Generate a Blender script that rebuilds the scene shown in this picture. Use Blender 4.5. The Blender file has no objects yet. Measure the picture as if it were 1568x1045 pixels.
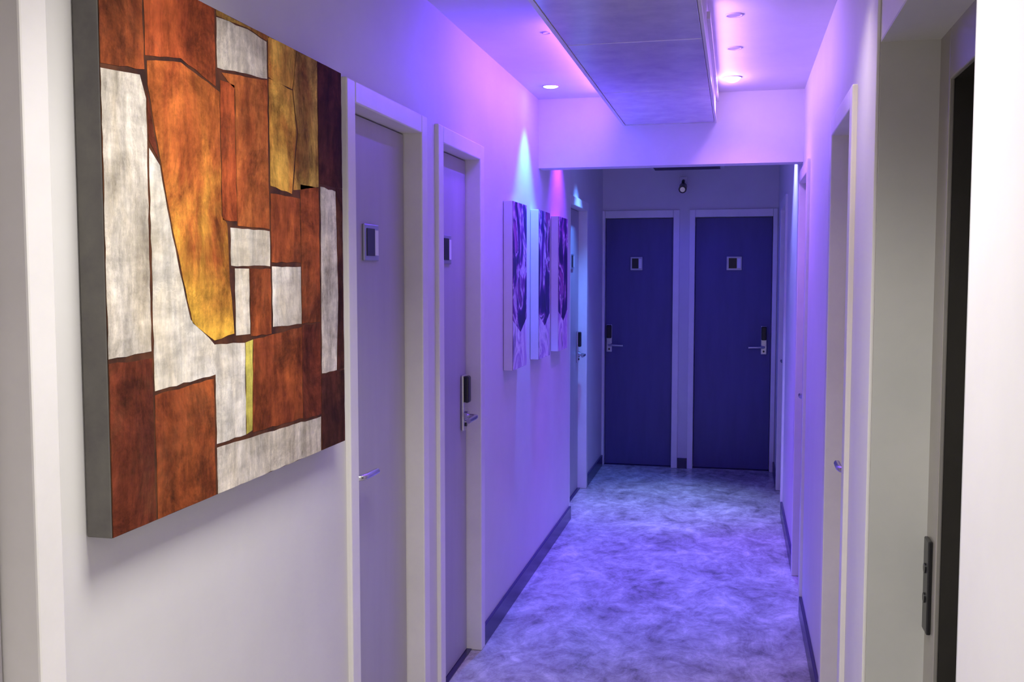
import bpy, bmesh, math, random
from mathutils import Vector
random.seed(4)
sc = bpy.context.scene
sc.view_settings.view_transform = 'Standard'
COL = sc.collection

# ---------------------------------------------------------------- materials
def mat(name, col, rough=0.5, metal=0.0, col2=None, scale=8.0, detail=6.0, lo=0.35, hi=0.65,
        stretch=(1,1,1), bump=0.0, emit=None, estr=0.0, spec=0.5):
    m = bpy.data.materials.new(name); m.use_nodes = True
    nt = m.node_tree; b = nt.nodes['Principled BSDF']
    b.inputs['Roughness'].default_value = rough
    b.inputs['Metallic'].default_value = metal
    b.inputs['Specular IOR Level'].default_value = spec
    if col2 is None: col2 = tuple(c*0.93 for c in col)
    tc = nt.nodes.new('ShaderNodeTexCoord'); mp = nt.nodes.new('ShaderNodeMapping')
    mp.inputs['Scale'].default_value = stretch
    nz = nt.nodes.new('ShaderNodeTexNoise'); nz.inputs['Scale'].default_value = scale
    nz.inputs['Detail'].default_value = detail; nz.inputs['Roughness'].default_value = 0.65
    cr = nt.nodes.new('ShaderNodeValToRGB')
    cr.color_ramp.elements[0].position = lo; cr.color_ramp.elements[1].position = hi
    cr.color_ramp.elements[0].color = (*col, 1); cr.color_ramp.elements[1].color = (*col2, 1)
    L = nt.links
    L.new(tc.outputs['Object'], mp.inputs['Vector']); L.new(mp.outputs['Vector'], nz.inputs['Vector'])
    L.new(nz.outputs['Fac'], cr.inputs['Fac']); L.new(cr.outputs['Color'], b.inputs['Base Color'])
    if bump > 0:
        bp = nt.nodes.new('ShaderNodeBump'); bp.inputs['Strength'].default_value = bump
        bp.inputs['Distance'].default_value = 0.01
        L.new(nz.outputs['Fac'], bp.inputs['Height']); L.new(bp.outputs['Normal'], b.inputs['Normal'])
    if emit:
        b.inputs['Emission Color'].default_value = (*emit, 1)
        b.inputs['Emission Strength'].default_value = estr
    return m

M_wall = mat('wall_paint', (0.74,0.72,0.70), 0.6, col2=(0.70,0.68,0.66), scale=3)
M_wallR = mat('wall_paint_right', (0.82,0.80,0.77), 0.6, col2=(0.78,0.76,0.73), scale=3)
M_ceil = mat('ceiling_paint', (0.80,0.78,0.80), 0.7, scale=3)
M_frame = mat('frame_paint', (0.88,0.85,0.81), 0.35, scale=5)
M_ring = mat('lamp_ring', (0.55,0.50,0.58), 0.5, scale=5)
M_door = mat('door_laminate', (0.46,0.43,0.46), 0.42, col2=(0.43,0.40,0.43), scale=4, stretch=(3,3,0.5))
M_doorBlueLit = mat('door_laminate_blue_lit', (0.085,0.08,0.24), 0.42, col2=(0.075,0.07,0.21), scale=4, stretch=(3,3,0.5))  # blue light of the far end put into the door colour
M_base = mat('baseboard_dark', (0.03,0.018,0.10), 0.25)
M_black = mat('black_plastic', (0.012,0.012,0.014), 0.3)
M_chrome = mat('brushed_chrome', (0.62,0.61,0.63), 0.25, 0.9)
M_plate = mat('plaque_silver', (0.42,0.42,0.50), 0.3, 0.5)
M_white = mat('plaque_white', (0.85,0.85,0.83), 0.5)
M_steel = mat('elevator_steel', (0.42,0.40,0.36), 0.38, 0.4)
M_dark = mat('elevator_dark_steel', (0.055,0.052,0.045), 0.35, 0.5, col2=(0.075,0.07,0.06), scale=4, stretch=(1,8,.5))
M_reveal = mat('reveal_grey', (0.60,0.60,0.56), 0.6, col2=(0.56,0.565,0.53), scale=5)
M_panel = mat('duct_metal_panel', (0.88,0.84,0.98), 0.2, 0.25, col2=(0.68,0.62,0.84), scale=9, lo=.3, hi=.7, bump=0.02)
M_seam = mat('seam_dark', (0.10,0.08,0.13), 0.6)
M_canvas_edge = mat('canvas_edge_grey', (0.13,0.12,0.115), 0.7, col2=(0.19,0.18,0.155), scale=9)
M_canvas_white = mat('canvas_edge_white', (0.74,0.70,0.72), 0.7)
M_line = mat('paint_dark_lines', (0.035,0.014,0.008), 0.8, col2=(0.13,0.045,0.016), scale=14, spec=.2)

def floor_mat():
    m = bpy.data.materials.new('polished_cement'); m.use_nodes = True
    nt = m.node_tree; b = nt.nodes['Principled BSDF']; L = nt.links
    tc = nt.nodes.new('ShaderNodeTexCoord')
    def noise(scale, detail, dist, st, rot=0.35, rough=.7):
        mp = nt.nodes.new('ShaderNodeMapping'); mp.inputs['Scale'].default_value = st
        mp.inputs['Rotation'].default_value = (0,0,rot)
        n = nt.nodes.new('ShaderNodeTexNoise'); n.inputs['Scale'].default_value = scale
        n.inputs['Detail'].default_value = detail; n.inputs['Distortion'].default_value = dist
        n.inputs['Roughness'].default_value = rough
        L.new(tc.outputs['Object'], mp.inputs['Vector']); L.new(mp.outputs['Vector'], n.inputs['Vector'])
        return n
    n1 = noise(3.4, 12, .7, (1.1,.9,1), .5, .72); n2 = noise(14, 12, .6, (1,.7,1), -.6, .75)
    mx = nt.nodes.new('ShaderNodeMix'); mx.data_type = 'FLOAT'; mx.inputs[0].default_value = .42
    L.new(n1.outputs['Fac'], mx.inputs[2]); L.new(n2.outputs['Fac'], mx.inputs[3])
    cr = nt.nodes.new('ShaderNodeValToRGB'); e = cr.color_ramp.elements
    e[0].position = .37; e[0].color = (.17,.155,.155,1)
    e[1].position = .63; e[1].color = (.80,.78,.73,1)
    x = e.new(.46); x.color = (.36,.34,.335,1)
    x = e.new(.53); x.color = (.50,.485,.465,1)
    L.new(mx.outputs[0], cr.inputs['Fac']); L.new(cr.outputs['Color'], b.inputs['Base Color'])
    rr = nt.nodes.new('ShaderNodeMapRange'); rr.inputs[3].default_value = .08; rr.inputs[4].default_value = .34
    L.new(n2.outputs['Fac'], rr.inputs[0]); L.new(rr.outputs[0], b.inputs['Roughness'])
    bp = nt.nodes.new('ShaderNodeBump'); bp.inputs['Strength'].default_value = .03; bp.inputs['Distance'].default_value = .01
    L.new(n1.outputs['Fac'], bp.inputs['Height']); L.new(bp.outputs['Normal'], b.inputs['Normal'])
    return m
M_floor = floor_mat()

# ---------------------------------------------------------------- mesh helpers
def mesh_obj(name, bm, m, parent=None, bevel=0.0, smooth=False):
    me = bpy.data.meshes.new(name)
    bmesh.ops.recalc_face_normals(bm, faces=bm.faces)
    bm.to_mesh(me); bm.free()
    o = bpy.data.objects.new(name, me); COL.objects.link(o)
    if m: me.materials.append(m)
    if parent: o.parent = parent
    if bevel > 0:
        md = o.modifiers.new('Bevel', 'BEVEL'); md.width = bevel; md.segments = 2; md.limit_method = 'ANGLE'
    if smooth:
        for p in me.polygons: p.use_smooth = True
    return o

def add_box(bm, x0,x1,y0,y1,z0,z1):
    v = [bm.verts.new((x,y,z)) for x in (x0,x1) for y in (y0,y1) for z in (z0,z1)]
    for f in ((0,1,3,2),(4,6,7,5),(0,4,5,1),(2,3,7,6),(0,2,6,4),(1,5,7,3)):
        bm.faces.new([v[i] for i in f])

def boxes(name, lst, m, parent=None, bevel=0.0):
    bm = bmesh.new()
    for b in lst: add_box(bm, *b)
    return mesh_obj(name, bm, m, parent, bevel)

def tube(name, pts, r, m, parent=None, seg=14):
    cu = bpy.data.curves.new(name, 'CURVE'); cu.dimensions = '3D'; cu.bevel_depth = r; cu.bevel_resolution = 4
    cu.use_fill_caps = True
    sp = cu.splines.new('POLY'); sp.points.add(len(pts)-1)
    for p, q in zip(sp.points, pts): p.co = (*q, 1)
    tmp = bpy.data.objects.new('tmp', cu); COL.objects.link(tmp)
    bpy.context.view_layer.update()
    me = bpy.data.meshes.new_from_object(tmp.evaluated_get(bpy.context.evaluated_depsgraph_get()))
    bpy.data.objects.remove(tmp)
    me.name = name; me.materials.clear(); me.materials.append(m)
    for p in me.polygons: p.use_smooth = True
    o = bpy.data.objects.new(name, me); COL.objects.link(o)
    if parent: o.parent = parent
    return o

def empty(name, loc=(0,0,0), rz=0.0):
    e = bpy.data.objects.new(name, None); e.empty_display_size = .1
    e.location = loc; e.rotation_euler = (0,0,rz); COL.objects.link(e); return e

XL, XLF, XR = -1.03, -1.07, 0.32
YE, YB, ZC = 8.03, -1.25, 2.50
STEP = 6.17
DH = 2.10

# ---------------------------------------------------------------- shell
boxes('floor', [(-1.22,0.66,YB-.15,YE+.15,-.06,0)], M_floor)
boxes('ceiling', [(-1.22,0.66,YB-.15,YE+.15,ZC,ZC+.08)], M_ceil)

def wall_side(name, x0, x1, y0, y1, opens, m):
    bs = []; y = y0
    for a, b, h in sorted(opens):
        bs.append((x0,x1,y,a,0,ZC)); bs.append((x0,x1,a,b,h,ZC)); y = b
    bs.append((x0,x1,y,y1,0,ZC))
    return boxes(name, bs, m)
LEFT = [(.58,1.31,DH),(2.48,3.18,DH),(3.307,3.944,DH)]
LEFTF = [(6.30,7.15,DH)]
RIGHT = [(2.89,3.55,DH),(4.64,5.30,DH),(6.60,7.40,DH)]
ELEV = (1.49,2.45,2.117)
wall_side('wall_left', XL-.18, XL, YB, STEP, LEFT, M_wall)
wall_side('wall_left_recessed', XL-.18, XLF, STEP, YE, LEFTF, M_wall)
wall_side('wall_right', XR, XR+.32, YB, YE, RIGHT+[ELEV], M_wallR)
boxes('wall_back', [(-1.21,XR+.32,YB-.12,YB,0,ZC)], M_wall)
END = [(XLF,-.447),(-.369,XR-.004)]
bs = [(-1.21,XR+.32,YE,YE+.14,DH,ZC),(-.447,-.369,YE,YE+.14,0,DH),(-1.21,XLF,YE,YE+.14,0,DH),(XR-.004,XR+.32,YE,YE+.14,0,DH)]
boxes('wall_end', bs, M_wall)
boxes('ceiling_beam', [(XLF,XR,5.15,5.26,2.14,ZC)], M_ceil)
ev = empty('trim_1')
boxes('elevator_casing', [(XR-.008,XR,2.45,2.62,0,2.22)], M_wallR, ev, .003)
boxes('elevator_reveal_lining', [(XR,XR+.13,2.444,2.45,0,2.111),(XR,XR+.13,1.49,1.496,0,2.111),(XR,XR+.13,1.49,2.45,2.111,2.117)], M_reveal, ev)

def bb(name, lst): boxes(name, lst, M_base, None, .002)
t, h = .014, .085
bb('baseboard_left', [(XL,XL+t,3.944,STEP,0,h)])
bb('baseboard_left_recessed', [(XLF,XLF+t,STEP,6.30,0,h),(XLF,XLF+t,7.15,YE,0,h)])
bb('baseboard_right', [(XR-t,XR,2.63,2.89,0,h),(XR-t,XR,3.55,4.64,0,h),(XR-t,XR,5.30,6.60,0,h),(XR-t,XR,7.40,YE,0,h)])
bb('baseboard_end', [(-.447,-.369,YE-t,YE,0,h)])

# ---------------------------------------------------------------- doors
def lever(parent, hx, sgn, zc=1.0, reader=True):
    y = .05
    boxes('lock_plate', [(hx-.024,hx+.024,y-.014,y,zc-.06,zc+.17)], M_chrome, parent, .006)
    if reader:
        boxes('card_reader', [(hx-.021,hx+.021,y-.034,y-.013,zc+.055,zc+.165)], M_black, parent, .008)
    tube('lever_rose', [(hx,y-.012,zc),(hx,y-.026,zc)], .021, M_chrome, parent)
    tube('lever_handle', [(hx,y-.014,zc),(hx,y-.05,zc),(hx+sgn*.008,y-.060,zc),(hx+sgn*.03,y-.063,zc),(hx+sgn*.12,y-.060,zc-.003)], .0095, M_chrome, parent)
    tube('key_cylinder', [(hx,y-.012,zc-.035),(hx,y-.02,zc-.035)], .008, M_black, parent)

def door(n, loc, rz, W, hx=None, sgn=1, plaque=None, fl=.06, fr=.06, pw=.12, leaf=None):
    e = empty('door_%d' % n, loc, rz)
    a, b = -W/2, W/2
    H = DH; d = .10; p = -.014
    fr_b = [(a,a+fl,p,d,0,H),(b-fr,b,p,d,0,H),(a+fl,b-fr,p,d,H-.06,H),
            (a+fl,a+fl+.012,.088,d,0,H-.06),(b-fr-.012,b-fr,.088,d,0,H-.06)]
    boxes('door_frame', fr_b, M_frame, e, .004)
    boxes('door_leaf', [(a+fl+.003,b-fr-.003,.05,.086,.006,H-.064)], leaf or M_door, e, .002)
    boxes('door_threshold', [(a+fl,b-fr,.03,d,0,.005)], M_base, e)
    if hx is not None: lever(e, hx, sgn)
    if plaque is not None:
        z = 1.67; px = plaque
        boxes('number_plaque', [(px-pw/2,px+pw/2,.042,.05,z-.055,z+.055)], M_plate, e, .003)
        boxes('plaque_dark', [(px-pw*.36,px+pw*.16,.0395,.042,z-.040,z+.042)], M_black, e)
        boxes('plaque_light', [(px+pw*.20,px+pw*.42,.040,.042,z-.038,z+.038)], M_white, e)
    return e
R90 = math.pi/2
def ld(n, o, x, **k):
    c = (o[0]+o[1])/2
    k2 = dict(k)
    if 'hy' in k: k2['hx'] = k['hy']-c; del k2['hy']
    if 'py' in k: k2['plaque'] = k['py']-c; del k2['py']
    return door(n, (x,c,0), R90, o[1]-o[0], **k2)
ld(1, LEFT[0], XL, hy=.70, sgn=1)
ld(2, LEFT[1], XL, hy=2.567, sgn=1, py=2.80)
ld(3, LEFT[2], XL, hy=3.82, sgn=-1, py=3.59)
ld(4, LEFTF[0], XLF, hy=7.02, sgn=-1, py=6.78)
def rd(n, o, **k):
    c = (o[0]+o[1])/2
    return door(n, (XR,c,0), -R90, o[1]-o[0], **k)
rd(5, RIGHT[0], hx=.225, sgn=-1, plaque=.1)
rd(6, RIGHT[1], hx=.21, sgn=-1, plaque=0)
rd(7, RIGHT[2], hx=.28, sgn=-1, plaque=0)
c = (END[0][0]+END[0][1])/2
door(8, (c,YE,0), 0, END[0][1]-END[0][0], hx=-1.015-c, sgn=1, plaque=-.796-c, fl=.02, fr=.05, pw=.10, leaf=M_doorBlueLit)
c = (END[1][0]+END[1][1])/2
door(9, (c,YE,0), 0, END[1][1]-END[1][0], hx=.225-c, sgn=-1, plaque=-.015-c, fl=.045, fr=.035, leaf=M_doorBlueLit)

# ---------------------------------------------------------------- elevator
e = empty('elevator_door', (XR+.13,1.97,0))
boxes('steel_frame', [(0,.012,.37,.48,0,2.117),(0,.012,-.48,-.37,0,2.117),(0,.012,-.37,.37,2.0,2.117)], M_steel, e, .003)
boxes('dark_jamb', [(.012,.13,.372,.48,0,2.117),(.012,.13,-.48,-.372,0,2.117),(.012,.13,-.37,.37,2.003,2.117)], M_dark, e)
boxes('sliding_panels', [(.075,.10,-.37,-.003,.01,2.0),(.085,.11,.003,.37,.01,2.0)], M_dark, e, .003)
boxes('sill', [(-.02,.12,-.37,.37,0,.008)], M_steel, e)
boxes('call_button_plate', [(-.010,0,.40,.455,.74,.96)], M_black, e, .003)
for k in range(2):
    tube('call_button_%d' % k, [(-.010,.43,.82+.07*k),(-.013,.43,.82+.07*k)], .012, M_black, e)

# ---------------------------------------------------------------- ceiling duct
e = empty('ceiling_duct', (0,0,0))
dx0, dx1, dy0, dy1, dz = -.585, -.108, 2.0, 5.15, 2.35
boxes('duct_body', [(dx0,dx1,dy0,dy1,dz+.012,ZC)], M_ceil, e)
boxes('duct_rim', [(dx0,dx0+.014,dy0,dy1,dz-.002,dz+.012),(dx1-.01,dx1,dy0,dy1,dz-.002,dz+.012),(dx0+.014,dx1-.01,dy1-.012,dy1,dz-.002,dz+.012)], M_frame, e)
seams = [2.0,2.45,3.34,4.23,5.138]
pl = []
for i in range(len(seams)-1):
    pl.append((dx0+.016,dx1-.012,seams[i]+.004,seams[i+1]-.004,dz,dz+.008))
boxes('duct_panels', pl, M_panel, e, .002)
boxes('duct_seams', [(dx0+.014,dx1-.01,dy0,dy1-.012,dz+.008,dz+.012)], M_seam, e)

# ---------------------------------------------------------------- pictures
def pmat(name, c1, c2, sc_=9, lo=.40, hi=.62, grad=None, st=(1,1,.4), gr=(.34,1.30), stain=.55):
    m = bpy.data.materials.new('paint_'+name); m.use_nodes = True
    nt = m.node_tree; b = nt.nodes['Principled BSDF']; L = nt.links
    b.inputs['Roughness'].default_value = .85
    b.inputs['Specular IOR Level'].default_value = .12
    tc = nt.nodes.new('ShaderNodeTexCoord')
    def noise(scale, stretch, dist=.6, det=10, rough=.65):
        mp = nt.nodes.new('ShaderNodeMapping'); mp.inputs['Scale'].default_value = stretch
        n = nt.nodes.new('ShaderNodeTexNoise'); n.inputs['Scale'].default_value = scale
        n.inputs['Detail'].default_value = det; n.inputs['Distortion'].default_value = dist
        n.inputs['Roughness'].default_value = rough
        L.new(tc.outputs['Object'], mp.inputs['Vector']); L.new(mp.outputs['Vector'], n.inputs['Vector'])
        return n
    def mrange(src, a, b_, c, d):
        r = nt.nodes.new('ShaderNodeMapRange'); r.inputs[1].default_value = a; r.inputs[2].default_value = b_
        r.inputs[3].default_value = c; r.inputs[4].default_value = d; L.new(src, r.inputs[0]); return r.outputs[0]
    def mul(a, b_):
        q = nt.nodes.new('ShaderNodeMath'); q.operation = 'MULTIPLY'; L.new(a, q.inputs[0]); L.new(b_, q.inputs[1]); return q.outputs[0]
    n1 = noise(sc_, st)
    cr = nt.nodes.new('ShaderNodeValToRGB')
    cr.color_ramp.elements[0].position = lo; cr.color_ramp.elements[1].position = hi
    cr.color_ramp.elements[0].color = (*c1,1); cr.color_ramp.elements[1].color = (*c2,1)
    L.new(n1.outputs['Fac'], cr.inputs['Fac'])
    col = cr.outputs['Color']
    if grad:
        sp = nt.nodes.new('ShaderNodeSeparateXYZ'); L.new(tc.outputs['Object'], sp.inputs[0])
        ad = nt.nodes.new('ShaderNodeMath'); ad.operation = 'MULTIPLY_ADD'
        L.new(n1.outputs['Fac'], ad.inputs[0]); ad.inputs[1].default_value = .7; L.new(sp.outputs['Z'], ad.inputs[2])
        mr = nt.nodes.new('ShaderNodeMapRange'); mr.interpolation_type = 'SMOOTHSTEP'
        mr.inputs[1].default_value = grad[1]; mr.inputs[2].default_value = grad[2]
        L.new(ad.outputs[0], mr.inputs[0])
        mg = nt.nodes.new('ShaderNodeMix'); mg.data_type = 'RGBA'
        L.new(mr.outputs[0], mg.inputs[0]); mg.inputs[6].default_value = (*grad[0],1); L.new(col, mg.inputs[7])
        col = mg.outputs[2]
    n4 = noise(4.5, (1,1,.9), .3, 12, .8)
    f4 = mrange(n4.outputs['Fac'], .50, .64, 0, stain)
    ms = nt.nodes.new('ShaderNodeMix'); ms.data_type = 'RGBA'
    L.new(f4, ms.inputs[0]); L.new(col, ms.inputs[6]); ms.inputs[7].default_value = (.11,.05,.02,1)
    n2 = noise(7.5, (1,1,.7), .4, 14, .78)
    a2 = mrange(n2.outputs['Fac'], .38, .60, gr[0], gr[1])
    n3 = noise(34, (1,1,.16), .2, 6, .65)
    a3 = mrange(n3.outputs['Fac'], .35, .6, .74, 1.16)
    n5 = noise(30, (1,.25,1), .2, 4, .6)
    a5 = mrange(n5.outputs['Fac'], .38, .58, .84, 1.06)
    vo = nt.nodes.new('ShaderNodeTexVoronoi'); vo.feature = 'DISTANCE_TO_EDGE'; vo.inputs['Scale'].default_value = 11
    va = nt.nodes.new('ShaderNodeVectorMath'); va.operation = 'MULTIPLY_ADD'
    L.new(n2.outputs['Color'], va.inputs[0]); va.inputs[1].default_value = (.25,.25,.25); L.new(tc.outputs['Object'], va.inputs[2])
    L.new(va.outputs[0], vo.inputs['Vector'])
    a6 = mrange(vo.outputs['Distance'], .0, .03, .80, 1.0)
    k = mul(mul(a2, a3), mul(a5, a6))
    vm = nt.nodes.new('ShaderNodeVectorMath'); vm.operation = 'SCALE'
    L.new(ms.outputs[2], vm.inputs[0]); L.new(k, vm.inputs['Scale'])
    L.new(vm.outputs[0], b.inputs['Base Color'])
    bp = nt.nodes.new('ShaderNodeBump'); bp.inputs['Strength'].default_value = .18; bp.inputs['Distance'].default_value = .004
    L.new(n2.outputs['Fac'], bp.inputs['Height']); L.new(bp.outputs['Normal'], b.inputs['Normal'])
    return m
P = {
 'white': pmat('white',(.80,.73,.62),(.62,.54,.41),gr=(.58,1.15),stain=.42),
 'white2': pmat('white2',(.84,.79,.69),(.70,.62,.47),gr=(.70,1.12),stain=.26),
 'rust': pmat('rust',(.40,.095,.024),(.20,.044,.015)),
 'brown': pmat('brown',(.22,.048,.019),(.09,.022,.012)),
 'orange': pmat('orange',(.62,.19,.045),(.40,.095,.024),stain=.45),
 'flame': pmat('flame',(.62,.17,.035),(.42,.085,.022),grad=((.84,.48,.06),.60,1.02),stain=.32),
 'redor': pmat('redor',(.52,.11,.028),(.30,.055,.017)),
 'gold': pmat('gold',(.78,.44,.075),(.48,.17,.03),stain=.4),
 'olive': pmat('olive',(.64,.38,.08),(.34,.12,.025),stain=.5),
 'lime': pmat('lime',(.78,.70,.14),(.66,.54,.10),gr=(.6,1.1),stain=.2),
 'dark': pmat('dark',(.11,.032,.016),(.05,.017,.010)),
}
def inset_poly(pts, d):
    n = len(pts); out = []
    area = sum(pts[i][0]*pts[(i+1)%n][1]-pts[(i+1)%n][0]*pts[i][1] for i in range(n))
    s = 1 if area > 0 else -1
    for i in range(n):
        p0, p1, p2 = Vector(pts[i-1]), Vector(pts[i]), Vector(pts[(i+1)%n])
        e1 = (p1-p0).normalized(); e2 = (p2-p1).normalized()
        n1 = Vector((-e1.y,e1.x))*s; n2 = Vector((-e2.y,e2.x))*s
        k = d/max(.35, 1+n1.dot(n2))
        out.append(p1+(n1+n2)*k)
    return out
def hand_edge(pts, rnd, amp=.0015, stepl=.022):
    out = []
    n = len(pts)
    for i in range(n):
        p, q = Vector(pts[i]), Vector(pts[(i+1)%n])
        k = max(1, int((q-p).length/stepl)); nn = Vector((-(q-p).y,(q-p).x)).normalized()
        for j in range(k):
            out.append(p.lerp(q, j/k) + nn*rnd.uniform(-amp, amp)*(1 if j else .3))
    return out
def picture(name, y0, y1, z0, z1, thick, edge, back, patches, gap=.006):
    W, H = y1-y0, z1-z0
    e = empty(name, (XL, y0, z0)); rnd = random.Random(9)
    boxes('canvas', [(.002,thick,0,W,0,H)], edge, e, .002)
    boxes('underpaint', [(thick,thick+.0012,.001,W-.001,.001,H-.001)], back, e)
    by = {}
    for k, pts in patches: by.setdefault(k, []).append(pts)
    for k, L in by.items():
        bm = bmesh.new()
        for pts in L:
            q = hand_edge(inset_poly([(u*W,v*H) for u, v in pts], gap), rnd)
            q = [(min(W-.001,max(.001,a)), min(H-.001,max(.001,b))) for a, b in q]
            vs = [bm.verts.new((thick+.0017, a, b)) for a, b in q]
            lo_ = [bm.verts.new((thick+.0012, a, b)) for a, b in q]
            bm.faces.new(vs)
            for i in range(len(vs)):
                j = (i+1) % len(vs); bm.faces.new((vs[i],vs[j],lo_[j],lo_[i]))
        mesh_obj('paint_'+k, bm, P[k], e)
    return e
def rc(a,b,c,d): return [(a,c),(b,c),(b,d),(a,d)]
big = [
 ('rust', [(0,.81),(.125,.825),(.12,1),(0,1)]),
 ('white', [(0,.31),(.125,.315),(.127,.775),(.11,.815),(0,.805)]),
 ('brown', rc(0,.127,0,.305)),
 ('rust', [(.13,0),(.335,0),(.335,.245),(.13,.235)]),
 ('brown', [(.13,.70),(.16,.67),(.13,.79)]),
 ('white2', [(.13,.69),(.165,.66),(.20,.53),(.255,.37),(.34,.315),(.465,.31),(.462,.105),(.34,.105),(.34,.25),(.13,.24)]),
 ('lime', [(.465,.31),(.50,.315),(.49,.11),(.462,.105)]),
 ('white', [(.34,.0),(.845,.0),(.847,.092),(.34,.10)]),
 ('rust', [(.49,.105),(.742,.10),(.742,.33),(.50,.315)]),
 ('brown', rc(.742,.85,.095,.335)),
 ('dark', rc(.85,1,0,.20)),
 ('white', [(.855,.20),(.95,.20),(.965,.40),(.955,.68),(.86,.685)]),
 ('dark', [(.95,.20),(1,.20),(1,.69),(.955,.69),(.965,.40)]),
 ('dark', rc(.85,1,.69,1)),
 ('flame', [(.13,.80),(.165,.67),(.20,.54),(.26,.36),(.34,.32),(.42,.33),(.405,.46),(.40,.565),(.378,.58),(.38,.835),(.24,.865),(.13,.845)]),
 ('redor', [(.125,.85),(.24,.87),(.365,.84),(.365,1),(.125,1)]),
 ('white', [(.37,.88),(.585,.90),(.585,.985),(.50,.992),(.37,.985)]),
 ('olive', [(.37,.985),(.50,.992),(.585,.985),(.60,1),(.37,1)]),
 ('redor', rc(.380,.44,.57,.86)),
 ('orange', [(.44,.56),(.585,.56),(.585,.90),(.385,.875),(.44,.85)]),
 ('gold', [(.59,.66),(.70,.65),(.73,.80),(.71,.90),(.59,.905)]),
 ('gold', [(.59,.905),(.71,.90),(.735,1),(.59,1)]),
 ('olive', [(.705,.66),(.85,.68),(.85,1),(.735,1),(.712,.90),(.735,.80)]),
 ('white2', [(.41,.475),(.585,.475),(.585,.558),(.41,.558)]),
 ('white2', rc(.425,.488,.325,.472)),
 ('rust', rc(.49,.587,.32,.472)),
 ('rust', rc(.59,.742,.485,.645)),
 ('white2', rc(.592,.742,.335,.478)),
 ('rust', rc(.744,.85,.335,.68)),
]
picture('abstract_painting', 1.383, 2.356, 1.143, 2.082, .048, M_canvas_edge, M_line, big, .0014)

def swirl(name, seed, stops):
    m = bpy.data.materials.new('paint_'+name); m.use_nodes = True
    nt = m.node_tree; b = nt.nodes['Principled BSDF']; L = nt.links
    b.inputs['Roughness'].default_value = .6
    tc = nt.nodes.new('ShaderNodeTexCoord'); mp = nt.nodes.new('ShaderNodeMapping')
    mp.inputs['Location'].default_value = (seed*3.1, seed*1.7, seed); mp.inputs['Scale'].default_value = (1,1.2,.8)
    n = nt.nodes.new('ShaderNodeTexNoise'); n.inputs['Scale'].default_value = 4.2
    n.inputs['Detail'].default_value = 5; n.inputs['Distortion'].default_value = 1.4
    cr = nt.nodes.new('ShaderNodeValToRGB'); e = cr.color_ramp.elements
    e[0].position, e[0].color = stops[0][0], (*stops[0][1],1)
    e[1].position, e[1].color = stops[-1][0], (*stops[-1][1],1)
    for p, c_ in stops[1:-1]: x = e.new(p); x.color = (*c_,1)
    L.new(tc.outputs['Object'], mp.inputs['Vector']); L.new(mp.outputs['Vector'], n.inputs['Vector'])
    L.new(n.outputs['Fac'], cr.inputs['Fac']); L.new(cr.outputs['Color'], b.inputs['Base Color'])
    return m
for i, (a, b_) in enumerate(((4.33,4.63),(4.93,5.23),(5.50,5.80))):
    P['flow'] = swirl('flow', i+1, [(.36,(.02,.015,.08)),(.47,(.04,.02,.14)),(.53,(.30,.06,.34)),(.56,(.80,.55,.75)),(.60,(.05,.02,.15)),(.70,(.45,.08,.36))])
    P['pale_flow'] = swirl('pale_flow', i+5, [(.35,(.85,.78,.85)),(.48,(.45,.25,.55)),(.55,(.85,.72,.82)),(.68,(.08,.04,.18))])
    picture('small_abstract_painting', a, b_, 1.138, 1.908, .045, M_canvas_white, M_line,
            [('flow', [(0,.30),(.55,.22),(1,.30),(1,1),(0,1)]),('pale_flow', [(0,0),(1,0),(1,.30),(.55,.22),(0,.30)])], .001)

# ---------------------------------------------------------------- lights
def spot(parent, loc, col, power, ang, blend, radius=.03, aim=(0,0,-1)):
    l = bpy.data.lights.new('lamp', 'SPOT'); l.energy = power; l.color = col
    l.spot_size = math.radians(ang); l.spot_blend = blend; l.shadow_soft_size = radius
    o = bpy.data.objects.new('lamp', l); COL.objects.link(o); o.location = loc
    o.rotation_euler = Vector(aim).to_track_quat('-Z','Y').to_euler(); o.parent = parent
    return o
def downlight(x, y, col, power, ang=80, blend=.8, aim=(0,0,-1), glow=8.0, r=.036, dome=0.0, gcol=None):
    e = empty('ceiling_downlight', (x,y,ZC))
    bm = bmesh.new(); N = 28
    prof = [(r,-.001),(r+.002,-.004),(r+.007,-.004),(r+.009,0)]
    rings = [[bm.verts.new((q*math.cos(2*math.pi*i/N), q*math.sin(2*math.pi*i/N), z)) for i in range(N)] for q, z in prof]
    for A, B in zip(rings, rings[1:]):
        for i in range(N): bm.faces.new((A[i],A[(i+1)%N],B[(i+1)%N],B[i]))
    mesh_obj('trim_ring', bm, M_ring, e, 0, True)
    me_ = mat('lamp_glass', (.35,.33,.38), .3, emit=gcol or col, estr=glow)
    bm = bmesh.new()
    R_ = [[bm.verts.new((r*math.cos(f)*math.cos(2*math.pi*i/N), r*math.cos(f)*math.sin(2*math.pi*i/N), -.0015-dome*math.sin(f))) for i in range(N)] for f in (0,.4,.8,1.2)]
    for A, B in zip(R_, R_[1:]):
        for i in range(N): bm.faces.new((A[i],A[(i+1)%N],B[(i+1)%N],B[i]))
    bm.faces.new(R_[-1])
    mesh_obj('lens', bm, me_, e)
    if power > 0: spot(e, (0,0,-.012-dome), col, power, ang, blend, .03, aim)
    return e
def area(name, parent, loc, rot, sx, sy, col, power, spread=180):
    l = bpy.data.lights.new(name, 'AREA'); l.shape = 'RECTANGLE'; l.size = sx; l.size_y = sy
    l.energy = power; l.color = col; l.spread = math.radians(spread)
    o = bpy.data.objects.new(name, l); COL.objects.link(o); o.location = loc; o.rotation_euler = rot; o.parent = parent
    return o

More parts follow.
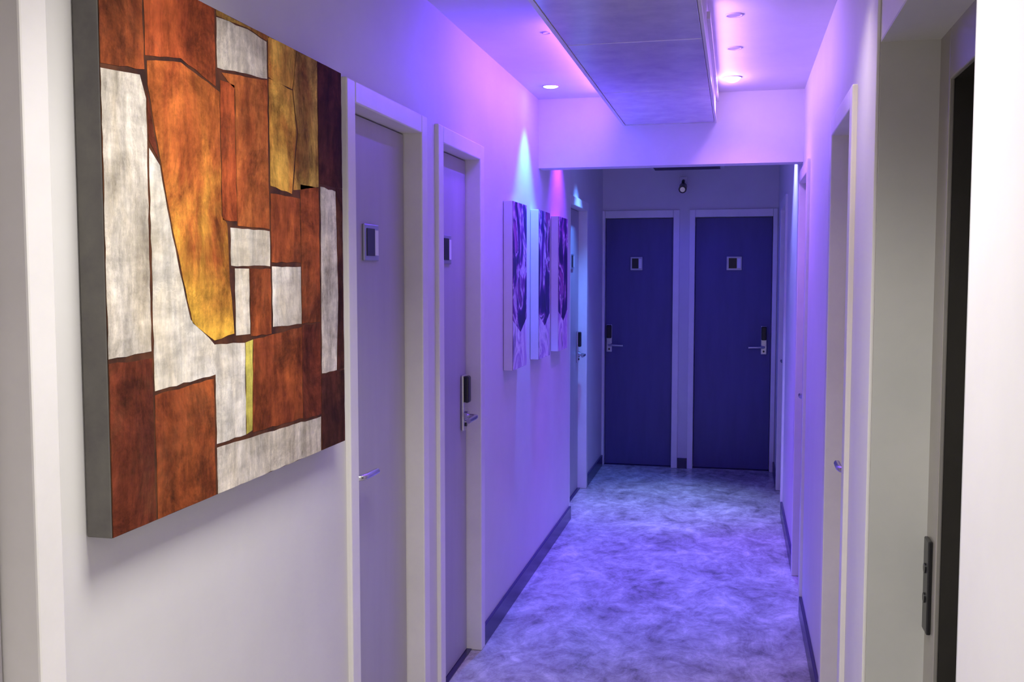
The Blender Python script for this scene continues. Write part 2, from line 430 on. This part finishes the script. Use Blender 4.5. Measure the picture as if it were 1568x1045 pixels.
for y, pw in ((1.50,20),(-.30,12)):
    e = empty('ceiling_panel_light', (-.30,y,ZC))
    boxes('housing', [(-.32,.32,-.32,.32,-.02,0)], M_frame, e, .003)
    area('panel_lamp', e, (0,0,-.024), (0,0,0), .6, .6, (1,.975,.93), pw, 118)

downlight(.06,2.62,(1,.84,.80),22,104,1, glow=8, aim=(0,.12,-1))  # added lamp above the view, brightens right door frame and left doors
downlight(-.02,3.65,(.5,.4,.6),0, glow=.05, r=.024)
downlight(-.02,4.17,(.5,.4,.6),0, glow=.05, r=.024)
downlight(-.03,4.78,(.50,.17,1),28,130,1, glow=60, dome=.022, gcol=(.70,.42,1))
downlight(-.90,4.80,(.02,.15,1),190,70,.8, glow=14, dome=.008, gcol=(.6,.6,1))
downlight(-.72,3.75,(.22,.05,1),20,110,1, glow=2, gcol=(.3,.15,1), r=.010)  # added lamp with a tiny lens, washes the middle of the corridor violet
downlight(-.90,5.72,(.19,.02,1),120,84,.9, glow=8)
downlight(-.84,6.62,(.10,.26,1),150,64,.9, glow=8, aim=(-.10,.08,-1))
downlight(.24,5.78,(.24,.28,1),150,74,.9, glow=8)
downlight(-.38,6.72,(.46,.62,1),125,44,1, glow=8)
downlight(-.35,5.58,(.24,.05,1),95,70,.9, glow=8)
downlight(-.35,7.35,(.02,.01,1),20,140,1, glow=8)  # added unseen wide lamp, tints the far end deep blue

e = empty('added_violet_strip', (dx0-.012,4.3,2.44))  # added strip hidden on the duct's left side, gives the violet wall wash
boxes('led_profile', [(0,.012,-.75,.75,-.012,.012)], M_frame, e)
area('led_lamp', e, (-.004,0,0), (0,math.radians(90),0), .02, 1.4, (.13,.04,1), 21)
e = empty('added_violet_strip', (dx1+.012,4.2,2.44))
boxes('led_profile', [(-.012,0,-.8,.8,-.012,.012)], M_frame, e)
area('led_lamp', e, (.004,0,0), (0,math.radians(-90),0), .02, 1.5, (.44,.22,1), 5)

# end of corridor fittings
e = empty('ceiling_vent', (-.38,7.66,ZC))
boxes('vent_box', [(-.28,.28,-.2,.2,-.10,0)], M_frame, e, .004)
boxes('vent_slats', [(-.25,.25,-.17+.05*k,-.15+.05*k,-.106,-.10) for k in range(7)], M_seam, e)
e = empty('security_camera', (-.42,YE,2.30))
boxes('mount', [(-.03,.03,-.02,0,-.03,.06)], M_frame, e, .003)
tube('arm', [(0,-.015,.03),(0,-.06,.02),(0,-.08,-.01)], .012, M_black, e)
tube('camera_body', [(0,-.05,-.02),(0,-.15,-.05)], .032, M_black, e)
tube('camera_lens', [(0,-.149,-.0497),(0,-.158,-.052)], .02, M_chrome, e)

w = bpy.data.worlds.new('world'); sc.world = w; w.use_nodes = True
w.node_tree.nodes['Background'].inputs[0].default_value = (.01,.01,.015,1)

# ---------------------------------------------------------------- camera
cd = bpy.data.cameras.new('camera'); cam = bpy.data.objects.new('camera', cd); COL.objects.link(cam)
cd.sensor_width = 36; cd.lens = 1500/1568*36; cd.clip_start = .02
th, ph = math.radians(12.85), math.radians(3.81)
cam.location = (0,0,1.57)
cam.rotation_euler = (math.radians(90)-ph, 0, th)
sc.camera = cam
